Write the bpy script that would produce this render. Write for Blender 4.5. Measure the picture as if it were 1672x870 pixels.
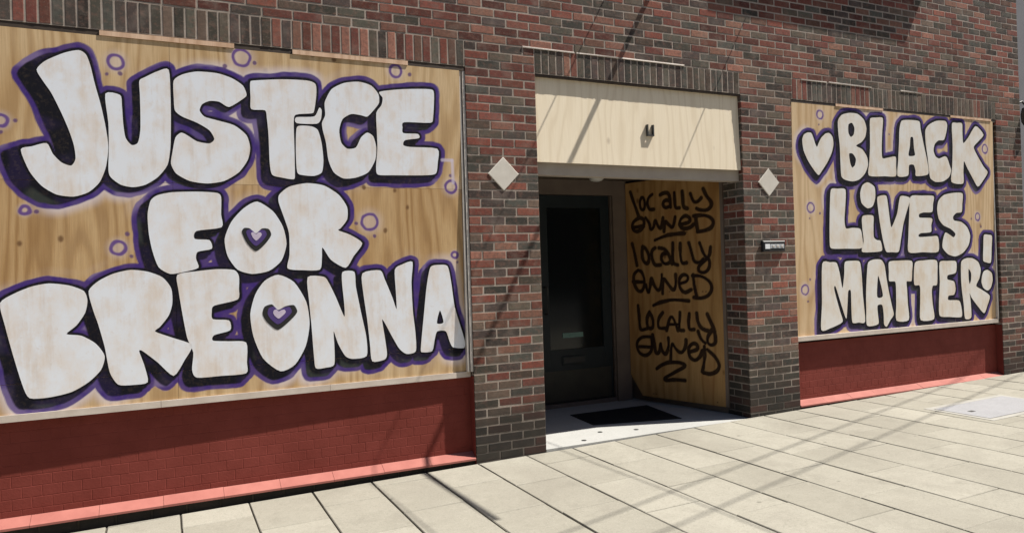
import bpy, math, random
import numpy as np
from mathutils import Vector, Matrix
from mathutils.geometry import tessellate_polygon

for o in list(bpy.data.objects):
    bpy.data.objects.remove(o, do_unlink=True)
S = bpy.context.scene
COL = S.collection

# ------------------------------------------------------------------ camera
LENS_PX, YAW, PITCH, ROLL = 1188.74, 0.4456, 0.0057, -0.0307
CAM = Vector((-2.126, -5.1878, 1.4651))
fw = Vector((math.sin(YAW) * math.cos(PITCH), math.cos(YAW) * math.cos(PITCH), math.sin(PITCH)))
r0 = Vector((math.cos(YAW), -math.sin(YAW), 0)); u0 = r0.cross(fw)
cr = r0 * math.cos(ROLL) + u0 * math.sin(ROLL); cu = -r0 * math.sin(ROLL) + u0 * math.cos(ROLL)
cam = bpy.data.cameras.new('camera'); camo = bpy.data.objects.new('camera', cam); COL.objects.link(camo)
cam.sensor_fit = 'HORIZONTAL'; cam.sensor_width = 36; cam.lens = LENS_PX / 1672 * 36
cam.clip_start = .05; cam.clip_end = 2000
M = Matrix((cr, cu, -fw)).transposed().to_4x4(); M.translation = CAM
camo.matrix_world = M
S.camera = camo

# ------------------------------------------------------------------ light
SUN = Vector((3.0, -1.0, 5.2)).normalized()          # towards the sun: steep and raking along the wall
w = bpy.data.worlds.new('World'); S.world = w; w.use_nodes = True
nt = w.node_tree; bg = nt.nodes['Background']
sky = nt.nodes.new('ShaderNodeTexSky'); sky.sky_type = 'NISHITA'; sky.sun_disc = False
sky.sun_elevation = math.asin(SUN.z); sky.sun_rotation = math.atan2(SUN.x, SUN.y)
sky.air_density = 1.0; sky.dust_density = 1.2; sky.ozone_density = 1.0
nt.links.new(sky.outputs[0], bg.inputs[0]); bg.inputs[1].default_value = .05
sl = bpy.data.lights.new('sun', 'SUN'); sl.energy = 5.0; sl.angle = math.radians(.53); sl.color = (1, .95, .86)
so = bpy.data.objects.new('sun', sl); COL.objects.link(so); so.rotation_euler = SUN.to_track_quat('Z', 'Y').to_euler()
so.location = SUN * 30
vs = S.view_settings; vs.view_transform = 'Standard'; vs.look = 'None'; vs.gamma = 1; vs.use_curve_mapping = False
vs.exposure = .9

# ------------------------------------------------------------------ helpers
def tag(o, label=None, cat=None, group=None, kind=None):
    if label: o['label'] = label
    if cat: o['category'] = cat
    if group: o['group'] = group
    if kind: o['kind'] = kind
    return o

def empty(name, loc):
    o = bpy.data.objects.new(name, None); o.empty_display_size = .2
    o.location = loc; COL.objects.link(o); return o

def offs(parent):
    v = Vector((0, 0, 0))
    while parent is not None:
        v += parent.location; parent = parent.parent
    return v

def add(name, me, mat, parent=None, loc=(0, 0, 0), rot=None):
    """link a mesh; loc is a world position"""
    o = bpy.data.objects.new(name, me); COL.objects.link(o)
    if mat is not None and not me.materials: me.materials.append(mat)
    o.location = Vector(loc) - offs(parent)
    if parent is not None: o.parent = parent
    if rot: o.rotation_euler = rot
    return o

def mesh(name, verts, faces, smooth=False):
    me = bpy.data.meshes.new(name); me.from_pydata([tuple(v) for v in verts], [], faces); me.update()
    if smooth:
        me.polygons.foreach_set('use_smooth', [True] * len(me.polygons))
    return me

def boxvf(x0, x1, y0, y1, z0, z1, c=0.0):
    """box, chamfered on its front (-y) face when c > 0"""
    if not c:
        v = [(x0, y0, z0), (x1, y0, z0), (x1, y1, z0), (x0, y1, z0), (x0, y0, z1), (x1, y0, z1), (x1, y1, z1), (x0, y1, z1)]
        return v, [(0, 1, 5, 4), (1, 2, 6, 5), (2, 3, 7, 6), (3, 0, 4, 7), (4, 5, 6, 7), (3, 2, 1, 0)]
    v = [(x0 + c, y0, z0 + c), (x1 - c, y0, z0 + c), (x1 - c, y0, z1 - c), (x0 + c, y0, z1 - c),
         (x0, y0 + c, z0), (x1, y0 + c, z0), (x1, y0 + c, z1), (x0, y0 + c, z1),
         (x0, y1, z0), (x1, y1, z0), (x1, y1, z1), (x0, y1, z1)]
    f = [(0, 1, 2, 3)]
    for a in (0, 4):
        for i in range(4):
            j = (i + 1) % 4
            f.append((a + j, a + i, a + 4 + i, a + 4 + j))
    f.append((11, 10, 9, 8))
    return v, f

class MB:
    def __init__(s): s.v = []; s.f = []
    def put(s, v, f):
        n = len(s.v); s.v += [tuple(q) for q in v]; s.f += [tuple(i + n for i in q) for q in f]; return s
    def box(s, *a, **k): return s.put(*boxvf(*a, **k))
    def prism(s, pts, d0, d1, axis='y'):
        """polygon extruded along an axis; pts are the two other coordinates in order"""
        n = len(pts)
        mk = {'y': lambda a, b, d: (a, d, b), 'x': lambda a, b, d: (d, a, b), 'z': lambda a, b, d: (a, b, d)}[axis]
        v = [mk(a, b, d0) for a, b in pts] + [mk(a, b, d1) for a, b in pts]
        f = [tuple(range(n)), tuple(range(2 * n - 1, n - 1, -1))] + [((i + 1) % n, i, i + n, (i + 1) % n + n) for i in range(n)]
        return s.put(v, f)
    def tube(s, pts, r, n=8, caps=True):
        pts = [Vector(q) for q in pts]; b = len(s.v); k = len(pts)
        rr = r if isinstance(r, (list, tuple)) else [r] * k
        t0 = (pts[1] - pts[0]).normalized(); up = Vector((0, 0, 1)) if abs(t0.z) < .9 else Vector((1, 0, 0))
        for i, q in enumerate(pts):
            t = (pts[min(i + 1, k - 1)] - pts[max(i - 1, 0)]).normalized()
            a = t.cross(up).normalized(); c = a.cross(t)
            for j in range(n):
                g = 2 * math.pi * j / n; s.v.append(tuple(q + (a * math.cos(g) + c * math.sin(g)) * rr[i]))
        for i in range(k - 1):
            for j in range(n):
                s.f.append((b + i * n + j, b + i * n + (j + 1) % n, b + (i + 1) * n + (j + 1) % n, b + (i + 1) * n + j))
        if caps:
            s.f.append(tuple(b + j for j in range(n - 1, -1, -1))); s.f.append(tuple(b + (k - 1) * n + j for j in range(n)))
        return s
    def build(s, name, mat, parent=None, loc=(0, 0, 0), smooth=False):
        me = mesh(name, [(Vector(q) - Vector(loc)) for q in s.v], s.f, smooth)
        return add(name, me, mat, parent, loc)

# ------------------------------------------------------------------ materials
class N:
    """tiny node-graph helper"""
    def __init__(s, name):
        s.m = bpy.data.materials.new(name); s.m.use_nodes = True; s.t = s.m.node_tree; s.b = s.t.nodes['Principled BSDF']
    def n(s, kind, **k):
        q = s.t.nodes.new(kind)
        for a, b in k.items(): setattr(q, a, b)
        return q
    def l(s, a, b): s.t.links.new(a, b)
    def pos(s, scale=(1, 1, 1), rot=(0, 0, 0)):
        g = s.n('ShaderNodeNewGeometry'); m = s.n('ShaderNodeMapping'); m.inputs['Scale'].default_value = scale; m.inputs['Rotation'].default_value = rot
        s.l(g.outputs['Position'], m.inputs['Vector']); return m.outputs[0]
    def noise(s, vec, scale, detail=4, rough=.55, dist=0.0):
        q = s.n('ShaderNodeTexNoise'); q.inputs['Scale'].default_value = scale; q.inputs['Detail'].default_value = detail
        q.inputs['Roughness'].default_value = rough; q.inputs['Distortion'].default_value = dist
        if vec is not None: s.l(vec, q.inputs['Vector'])
        return q.outputs['Fac']
    def ramp(s, fac, stops):
        q = s.n('ShaderNodeValToRGB'); e = q.color_ramp.elements
        while len(e) < len(stops): e.new(.5)
        for i, (p, c) in enumerate(stops):
            e[i].position = p; e[i].color = (c if len(c) == 4 else tuple(c) + (1,))
        s.l(fac, q.inputs[0]); return q.outputs[0]
    def fr(s, fac, a, b, lo=0.0, hi=1.0):
        q = s.n('ShaderNodeMapRange'); q.inputs[1].default_value = a; q.inputs[2].default_value = b; q.inputs[3].default_value = lo; q.inputs[4].default_value = hi
        s.l(fac, q.inputs[0]); return q.outputs[0]
    def mix(s, fac, a, b, mode='MIX'):
        q = s.n('ShaderNodeMix', data_type='RGBA', blend_type=mode)
        for i, x in ((0, fac), (6, a), (7, b)):
            if isinstance(x, (int, float)): q.inputs[i].default_value = x
            elif isinstance(x, (tuple, list)): q.inputs[i].default_value = tuple(x)[:3] + (1,)
            else: s.l(x, q.inputs[i])
        return q.outputs[2]
    def math(s, op, a, b=None):
        q = s.n('ShaderNodeMath', operation=op)
        for i, x in enumerate((a, b)):
            if x is None: continue
            if isinstance(x, (int, float)): q.inputs[i].default_value = x
            else: s.l(x, q.inputs[i])
        return q.outputs[0]
    def bump(s, h, strength, dist=.01):
        q = s.n('ShaderNodeBump'); q.inputs['Strength'].default_value = strength; q.inputs['Distance'].default_value = dist
        s.l(h, q.inputs['Height']); s.l(q.outputs[0], s.b.inputs['Normal'])
    def out(s, col, rough=.8, metal=0.0, spec=.3):
        if isinstance(col, tuple): s.b.inputs['Base Color'].default_value = col[:3] + (1,)
        else: s.l(col, s.b.inputs['Base Color'])
        if isinstance(rough, (int, float)): s.b.inputs['Roughness'].default_value = rough
        else: s.l(rough, s.b.inputs['Roughness'])
        s.b.inputs['Metallic'].default_value = metal; s.b.inputs['Specular IOR Level'].default_value = spec
        return s.m

def mottled(name, a, b, scale=8, rough=.8, bump=.15, bscale=60, spec=.3, metal=0.0, dist=.004):
    k = N(name); p = k.pos(); f = k.noise(p, scale, 6, .6)
    c = k.ramp(k.math('ADD', k.math('MULTIPLY', f, .7), k.math('MULTIPLY', k.noise(p, scale * .23, 5, .65), .3)), [(.32, a), (.68, b)])
    if bump: k.bump(k.noise(p, bscale, 5, .65), bump, dist)
    return k.out(c, rough, metal, spec)

def brick_mat():
    k = N('brick'); p = k.pos()
    at = k.n('ShaderNodeAttribute', attribute_name='tint')
    f = k.noise(p, 38, 5, .7); g = k.noise(p, 7, 3, .6)
    c = k.mix(k.fr(f, .38, .72, 0, .7), at.outputs['Color'], (.060, .048, .042))
    f2 = k.noise(k.pos((1, 1, 1.6)), 17, 4, .7)
    c = k.mix(k.fr(f2, .5, .75, 0, .6), c, (.235, .125, .095))
    f3 = k.noise(p, 75, 3, .7)
    c = k.mix(k.fr(f3, .56, .74, 0, .42), c, (.26, .215, .18))
    c = k.mix(k.fr(g, .5, .8, 0, .35), c, (.30, .25, .21))                   # lime and dust smears
    sm = k.noise(p, 1.3, 3, .6)
    sep = k.n('ShaderNodeSeparateXYZ'); gg = k.n('ShaderNodeNewGeometry'); k.l(gg.outputs['Position'], sep.inputs[0])
    h = k.math('ADD', sep.outputs[2], k.math('MULTIPLY', sm, .5))             # splash-back soot near the pavement
    c = k.mix(k.fr(h, .5, .95, .84, 0), c, (.030, .028, .025))
    k.bump(k.noise(p, 120, 6, .7), .35, .003)
    return k.out(c, .9, 0, .15)

def mortar_mat():
    k = N('mortar'); p = k.pos(); f = k.noise(p, 25, 5, .65); g = k.noise(p, 1.1, 4, .6)
    c = k.ramp(f, [(.25, (.26, .215, .18)), (.75, (.46, .395, .345))])
    c = k.mix(k.fr(g, .4, .7, 0, .55), c, (.20, .165, .135))
    gg = k.n('ShaderNodeNewGeometry'); sep = k.n('ShaderNodeSeparateXYZ'); k.l(gg.outputs['Position'], sep.inputs[0])
    h = k.math('ADD', sep.outputs[2], k.math('MULTIPLY', k.noise(p, 2.5, 4, .6), .5))
    c = k.mix(k.fr(h, .4, .7, .75, 0), c, (.05, .045, .04))
    k.bump(k.noise(p, 160, 5, .7), .3, .003)
    return k.out(c, .95, 0, .1)

def wood_color(k, pale, mid, dark, seed=0.0):
    """rotary-cut plywood: long upright grain, cathedral figure, a few knots"""
    mp = k.n('ShaderNodeMapping'); g = k.n('ShaderNodeNewGeometry'); k.l(g.outputs['Position'], mp.inputs['Vector'])
    mp.inputs['Location'].default_value = (seed, seed * .7, seed * 1.3); mp.inputs['Scale'].default_value = (1, 1, .16)
    wv = k.n('ShaderNodeTexWave', wave_type='BANDS', bands_direction='X'); wv.inputs['Scale'].default_value = 3.0
    wv.inputs['Distortion'].default_value = 22; wv.inputs['Detail'].default_value = 2.5; wv.inputs['Detail Scale'].default_value = 1.1; wv.inputs['Detail Roughness'].default_value = .45
    k.l(mp.outputs[0], wv.inputs['Vector'])
    fine = k.noise(k.pos((90, 90, 3.0)), 1.6, 4, .65); broad = k.noise(k.pos((1.5, 1.5, .8)), 1.2, 4, .6)
    c = k.ramp(wv.outputs['Fac'], [(0, dark), (.25, mid), (.8, pale)])
    c = k.mix(.55, c, k.mix(k.fr(broad, .38, .62), pale, mid))
    c = k.mix(k.fr(fine, .42, .8, 0, .5), c, dark)
    kn = k.n('ShaderNodeTexVoronoi', feature='F1'); kn.inputs['Scale'].default_value = 2.0; k.l(k.pos((1.4, 1.4, .9)), kn.inputs['Vector'])
    c = k.mix(k.fr(kn.outputs['Distance'], .03, .075, .75, 0), c, (dark[0] * .45, dark[1] * .35, dark[2] * .3))
    return c, fine

def painted_ply(name, pale, mid, dark, seed=0.0, rough=.75):
    k = N(name); c, fine = wood_color(k, pale, mid, dark, seed)
    at = k.n('ShaderNodeAttribute', attribute_name='paint')
    p = k.pos()
    sp = k.noise(p, 45, 4, .7)
    cov = k.math('MULTIPLY', at.outputs['Alpha'], k.fr(sp, .2, .5, .93, 1.0))
    c = k.mix(cov, c, at.outputs['Color'])
    k.bump(fine, .12, .003)
    return k.out(c, rough, 0, .12)

def letter_mat(name, white, warm, seed):
    """thin white emulsion rolled over plywood, the wood grinning through"""
    k = N(name); wood, fine = wood_color(k, (.60, .44, .27), (.50, .34, .19), (.33, .20, .10), seed)
    p = k.pos(); a = k.noise(k.pos((3, 3, 2)), 2.2, 5, .65); b = k.noise(k.pos((28, 28, 2.2)), 1.0, 4, .6)
    c = k.mix(k.fr(a, .40, .64, 0, .9), white, warm)
    c = k.mix(k.fr(k.math('ADD', a, b), 1.0, 1.4, 0, .34), c, wood)
    c = k.mix(k.fr(k.noise(p, 30, 3, .7), .62, .78, 0, .22), c, wood)
    k.bump(fine, .1, .002)
    return k.out(c, .6, 0, .3)

M_BRICK = brick_mat(); M_MORTAR = mortar_mat()
M_PLY_A = painted_ply('mural_plywood', (.64, .475, .285), (.49, .325, .165), (.32, .19, .085), 0.0)
M_PLY_B = painted_ply('mural_plywood_far', (.66, .50, .32), (.55, .38, .215), (.38, .24, .12), 7.3)
M_PLY_D = painted_ply('mural_plywood_brown', (.56, .385, .205), (.43, .265, .12), (.25, .135, .055), 2.4)
M_PLY_C = painted_ply('side_plywood', (.47, .285, .115), (.36, .20, .072), (.22, .105, .036), 3.1)
M_WHITE_A = letter_mat('white_emulsion', (.76, .79, .85), (.74, .69, .66), 0.0)
M_WHITE_B = letter_mat('cream_emulsion', (.74, .72, .69), (.70, .62, .52), 7.3)
M_BEAD = mottled('lime_mortar', (.52, .46, .41), (.66, .60, .55), 18, .9, .2, 120)
M_CREAM = None
k = N('cream_plywood'); c, fine = wood_color(k, (.84, .73, .56), (.78, .66, .48), (.55, .42, .26), 11.0)
c = k.mix(.45, c, (.86, .77, .61)); k.bump(fine, .1, .003); M_CREAM = k.out(c, .7, 0, .3)
k = N('bare_ply_edge'); c, fine = wood_color(k, (.70, .50, .36), (.60, .40, .27), (.42, .25, .15), 5.0); M_BATTEN = k.out(c, .8)
M_LINTEL = mottled('brown_steel', (.035, .026, .02), (.07, .05, .036), 14, .65, .1)
M_RED = mottled('red_masonry_paint', (.150, .031, .023), (.205, .046, .036), 5, .75, .3, 70, .15)
M_SILL = mottled('faded_red_sill', (.27, .090, .075), (.36, .135, .112), 6, .8, .2, 50)
M_ALU = mottled('aluminium_trim', (.45, .41, .37), (.60, .56, .52), 9, .5, .05, 40, .5)
M_PALETRIM = mottled('weathered_trim', (.46, .39, .33), (.62, .55, .49), 7, .6, .1, 40, .4)
M_BEAM = mottled('taupe_paint', (.36, .31, .26), (.44, .385, .325), 6, .7, .08, 40)
M_TILE = mottled('pale_stone_tile', (.56, .52, .46), (.66, .62, .56), 12, .7, .1, 90)
M_BLACK = mottled('black_plastic', (.012, .012, .013), (.022, .022, .024), 20, .45, .05, 80, .5)
M_SILVER = mottled('silver_label', (.30, .32, .35), (.55, .57, .60), 30, .35, 0, 60, .5)
M_LABELWHITE = mottled('white_label', (.72, .74, .76), (.82, .84, .86), 20, .4, 0)
M_DOOR = mottled('dark_door_paint', (.006, .012, .015), (.011, .019, .023), 6, .5, .05, 60, .4)
M_KICK = mottled('dull_kick_plate', (.025, .024, .018), (.05, .045, .032), 6, .5, .05, 60, .4)
M_FRAME = mottled('taupe_frame_paint', (.13, .10, .08), (.18, .14, .11), 5, .6, .05, 60, .4)
M_STICK = mottled('green_sticker', (.13, .24, .20), (.20, .32, .27), 40, .5, 0)
M_CEIL = mottled('dark_soffit_boards', (.06, .045, .032), (.10, .075, .05), 5, .8, .1, 40)
M_LAMP = mottled('opal_lamp', (.55, .54, .50), (.62, .61, .57), 5, .35, 0, 40, .5)
M_RUBBER = mottled('black_rubber', (.010, .010, .011), (.020, .020, .021), 60, .85, .5, 300, .2)
M_STEEL = mottled('dark_metal', (.05, .05, .05), (.09, .09, .085), 20, .5, .05, 60, .5, .6)
M_STONE = mottled('grey_stone', (.30, .28, .25), (.42, .40, .36), 6, .85, .2, 60)
k = N('door_glass'); k.b.inputs['IOR'].default_value = 1.5; M_GLASS = k.out((.004, .007, .008), .12, 0, .35)

M_FARBRICK = mottled('far_brick', (.09, .045, .035), (.14, .07, .055), 3, .9, .1, 30)

def pave_mat(name, a, b, dirt):
    k = N(name); p = k.pos(); oi = k.n('ShaderNodeObjectInfo')
    g = k.noise(p, .9, 6, .62, .6); f = k.noise(p, 9, 6, .65); s = k.noise(p, 230, 3, .8); m_ = k.noise(p, 55, 4, .75)
    c = k.ramp(k.math('ADD', k.math('MULTIPLY', f, .55), k.math('MULTIPLY', oi.outputs['Random'], .45)), [(.2, a), (.8, b)])
    c = k.mix(k.fr(g, .46, .66, 0, .62), c, dirt)
    c = k.mix(k.fr(k.noise(p, 3.1, 5, .7), .56, .74, 0, .5), c, tuple(x * .82 for x in dirt))
    c = k.mix(k.fr(m_, .50, .72, 0, .45), c, tuple(x * .62 for x in a))
    c = k.mix(k.fr(s, .50, .72, 0, .5), c, tuple(x * .5 for x in a))
    c = k.mix(k.fr(k.noise(p, 170, 2, .6), .60, .78, 0, .5), c, (.52, .50, .45))
    vo = k.n('ShaderNodeTexVoronoi', feature='F1'); vo.inputs['Scale'].default_value = 2.6; k.l(p, vo.inputs['Vector'])
    c = k.mix(k.fr(vo.outputs['Distance'], .025, .05, .55, 0), c, tuple(x * .4 for x in a))      # old chewing gum
    k.bump(k.math('ADD', s, k.math('MULTIPLY', m_, 1.5)), .3, .004)
    return k.out(c, .88, 0, .2)
M_PAVER = pave_mat('concrete_paver', (.245, .231, .193), (.325, .308, .263), (.215, .200, .168))
M_FLOOR = pave_mat('entry_concrete', (.35, .35, .34), (.42, .42, .41), (.31, .31, .30))
M_COVER = pave_mat('utility_concrete', (.27, .27, .285), (.32, .32, .335), (.24, .24, .25))
M_JOINT = mottled('joint_sand', (.045, .04, .033), (.085, .075, .06), 30, .95, .3, 200)
M_ROAD = mottled('asphalt', (.04, .04, .042), (.065, .065, .066), 40, .9, .4, 150)
M_KERB = mottled('kerb_concrete', (.26, .25, .23), (.34, .33, .30), 10, .9, .2, 90)
M_GREYWALL = mottled('grey_render', (.16, .16, .175), (.20, .20, .215), 4, .85, .1, 60)

# traced lettering, all in millimetres on the board: (x along the wall, height)
LETTERS_LEFT = [
    ('J',[[(-2792,2768),(-2746,2825),(-2648,2883),(-2569,2908),(-2530,2884),(-2508,2817),(-2488,2711),(-2457,2574),(-2434,2437),(-2423,2313),(-2440,2189),(-2476,2095),(-2537,2032),(-2617,2003),(-2707,2014),(-2783,2065),(-2844,2153),(-2884,2280),(-2828,2302),(-2751,2325),(-2721,2262),(-2677,2211),(-2626,2193),(-2602,2237),(-2609,2320),(-2633,2410),(-2670,2514),(-2719,2631),(-2762,2703)]]),
    ('U',[[(-2431,2650),(-2349,2647),(-2341,2582),(-2337,2473),(-2326,2380),(-2292,2335),(-2257,2352),(-2241,2432),(-2238,2558),(-2238,2668),(-2239,2747),(-2204,2774),(-2132,2817),(-2067,2832),(-2061,2650),(-2063,2490),(-2070,2329),(-2090,2216),(-2149,2135),(-2221,2085),(-2292,2068),(-2360,2082),(-2414,2127),(-2426,2174),(-2420,2313),(-2419,2468)]]),
    ('S',[[(-2040,2764),(-1987,2809),(-1898,2836),(-1777,2836),(-1685,2811),(-1616,2767),(-1594,2710),(-1611,2683),(-1706,2617),(-1767,2647),(-1827,2648),(-1873,2623),(-1889,2581),(-1860,2542),(-1785,2523),(-1678,2496),(-1602,2434),(-1580,2351),(-1598,2267),(-1656,2182),(-1750,2121),(-1857,2102),(-1961,2116),(-2040,2162),(-2069,2225),(-2059,2297),(-2039,2395),(-2004,2429),(-1968,2414),(-1910,2377),(-1835,2367),(-1804,2398),(-1833,2454),(-1906,2499),(-1994,2534),(-2037,2571),(-2042,2651)]]),
    ('T',[[(-1569,2788),(-1545,2807),(-1358,2831),(-1192,2837),(-1133,2816),(-1130,2738),(-1147,2632),(-1164,2610),(-1274,2593),(-1289,2537),(-1289,2365),(-1290,2194),(-1298,2145),(-1377,2154),(-1442,2172),(-1456,2256),(-1459,2442),(-1467,2560),(-1478,2610),(-1566,2612),(-1569,2688)]]),
    ('i',[[(-1272,2495),(-1243,2519),(-1167,2518),(-1125,2494),(-1102,2408),(-1092,2287),(-1105,2199),(-1160,2172),(-1236,2175),(-1274,2194),(-1280,2331)]]),
    ('dot',[[(-1270,2576),(-1148,2589),(-1112,2652),(-1095,2635),(-1102,2574),(-1132,2539),(-1268,2535)]]),
    ('C',[[(-1068,2707),(-1022,2790),(-933,2841),(-826,2859),(-736,2839),(-683,2780),(-681,2717),(-723,2660),(-770,2612),(-815,2619),(-886,2623),(-949,2583),(-975,2503),(-963,2415),(-920,2373),(-858,2385),(-820,2458),(-773,2496),(-729,2471),(-709,2391),(-719,2301),(-773,2209),(-864,2168),(-953,2160),(-1022,2202),(-1057,2288),(-1071,2410),(-1091,2496),(-1095,2548),(-1072,2602),(-1074,2672)]]),
    ('E',[[(-673,2799),(-495,2832),(-283,2848),(-254,2813),(-266,2635),(-291,2596),(-493,2588),(-507,2547),(-501,2507),(-390,2507),(-382,2476),(-488,2456),(-504,2419),(-451,2407),(-238,2403),(-237,2300),(-254,2216),(-342,2200),(-590,2193),(-701,2194),(-714,2247),(-700,2392),(-702,2518),(-702,2644),(-663,2701),(-652,2756)]]),
    ('F',[[(-2213,1896),(-2194,1983),(-2154,2019),(-2067,2040),(-1918,2047),(-1798,2041),(-1772,2013),(-1775,1899),(-1774,1813),(-1928,1789),(-1940,1737),(-1851,1728),(-1838,1671),(-1924,1652),(-1936,1608),(-1923,1547),(-2012,1522),(-2092,1512),(-2158,1557),(-2191,1660),(-2209,1771)]]),
    ('O',[[(-1544,1987),(-1632,1941),(-1712,1850),(-1757,1735),(-1741,1620),(-1682,1529),(-1589,1497),(-1478,1515),(-1395,1584),(-1359,1698),(-1380,1816),(-1442,1921)]]),
    ('R',[[(-1399,2036),(-1332,2092),(-1211,2120),(-1093,2106),(-991,2043),(-933,1956),(-935,1868),(-981,1807),(-999,1789),(-917,1758),(-830,1696),(-895,1604),(-954,1522),(-1057,1581),(-1114,1669),(-1120,1600),(-1136,1514),(-1253,1513),(-1356,1528),(-1341,1621),(-1341,1774),(-1378,1901),(-1404,1985)]]),
    ('B',[[(-3009,1366),(-2935,1421),(-2847,1459),(-2758,1474),(-2656,1458),(-2578,1421),(-2560,1360),(-2575,1284),(-2622,1211),(-2676,1161),(-2598,1146),(-2520,1090),(-2475,1010),(-2497,927),(-2565,857),(-2658,805),(-2774,784),(-2875,790),(-2910,874),(-2955,1069),(-2988,1233)]]),
    ('R',[[(-2552,1420),(-2497,1480),(-2415,1523),(-2318,1544),(-2221,1530),(-2137,1491),(-2088,1418),(-2084,1322),(-2107,1244),(-2159,1175),(-2188,1145),(-2089,1099),(-1974,1043),(-2020,950),(-2088,852),(-2179,947),(-2262,1025),(-2283,1026),(-2257,938),(-2239,826),(-2323,816),(-2405,826),(-2450,908),(-2473,1064),(-2504,1204),(-2534,1313)]]),
    ('E',[[(-2050,1505),(-1932,1525),(-1811,1535),(-1704,1527),(-1674,1485),(-1676,1402),(-1686,1328),(-1833,1294),(-1849,1254),(-1843,1205),(-1744,1191),(-1738,1125),(-1838,1099),(-1846,1063),(-1748,1052),(-1639,1036),(-1638,903),(-1645,829),(-1800,826),(-1950,828),(-1978,882),(-1968,994),(-2002,1093),(-2027,1255),(-2045,1400)]]),
    ('O',[[(-1420,1486),(-1510,1447),(-1573,1357),(-1608,1226),(-1592,1075),(-1533,920),(-1422,823),(-1323,861),(-1248,983),(-1217,1136),(-1236,1292),(-1315,1432)]]),
    ('N',[[(-1222,1463),(-1112,1463),(-1079,1424),(-1030,1317),(-973,1174),(-971,1262),(-983,1420),(-976,1494),(-893,1492),(-884,1382),(-849,1185),(-818,1023),(-818,881),(-920,868),(-973,893),(-1022,984),(-1051,1074),(-1049,969),(-1053,838),(-1114,821),(-1182,823),(-1193,910),(-1204,1118),(-1216,1291)]]),
    ('N',[[(-835,1478),(-703,1497),(-669,1428),(-617,1299),(-586,1207),(-588,1334),(-592,1498),(-535,1536),(-455,1553),(-467,1403),(-461,1183),(-446,1035),(-445,888),(-518,872),(-573,916),(-626,1010),(-696,1141),(-681,1014),(-667,887),(-686,844),(-778,839),(-792,968),(-808,1147),(-830,1326)]]),
    ('A',[[(-315,1509),(-246,1526),(-177,1514),(-151,1392),(-127,1203),(-82,1050),(-49,934),(-57,882),(-147,894),(-175,943),(-203,1020),(-272,1024),(-293,970),(-316,879),(-393,875),(-406,904),(-375,1160),(-349,1362)],[(-247,1181),(-220,1088),(-274,1086)]]),
]
HEARTS_LEFT = [
    [(-1648,1780),(-1631,1808),(-1596,1804),(-1558,1771),(-1518,1804),(-1474,1800),(-1459,1758),(-1500,1699),(-1561,1650),(-1615,1701)],
    [(-1529,1221),(-1515,1271),(-1466,1285),(-1427,1245),(-1377,1268),(-1320,1273),(-1299,1226),(-1339,1177),(-1431,1108),(-1502,1166)],
]
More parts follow.
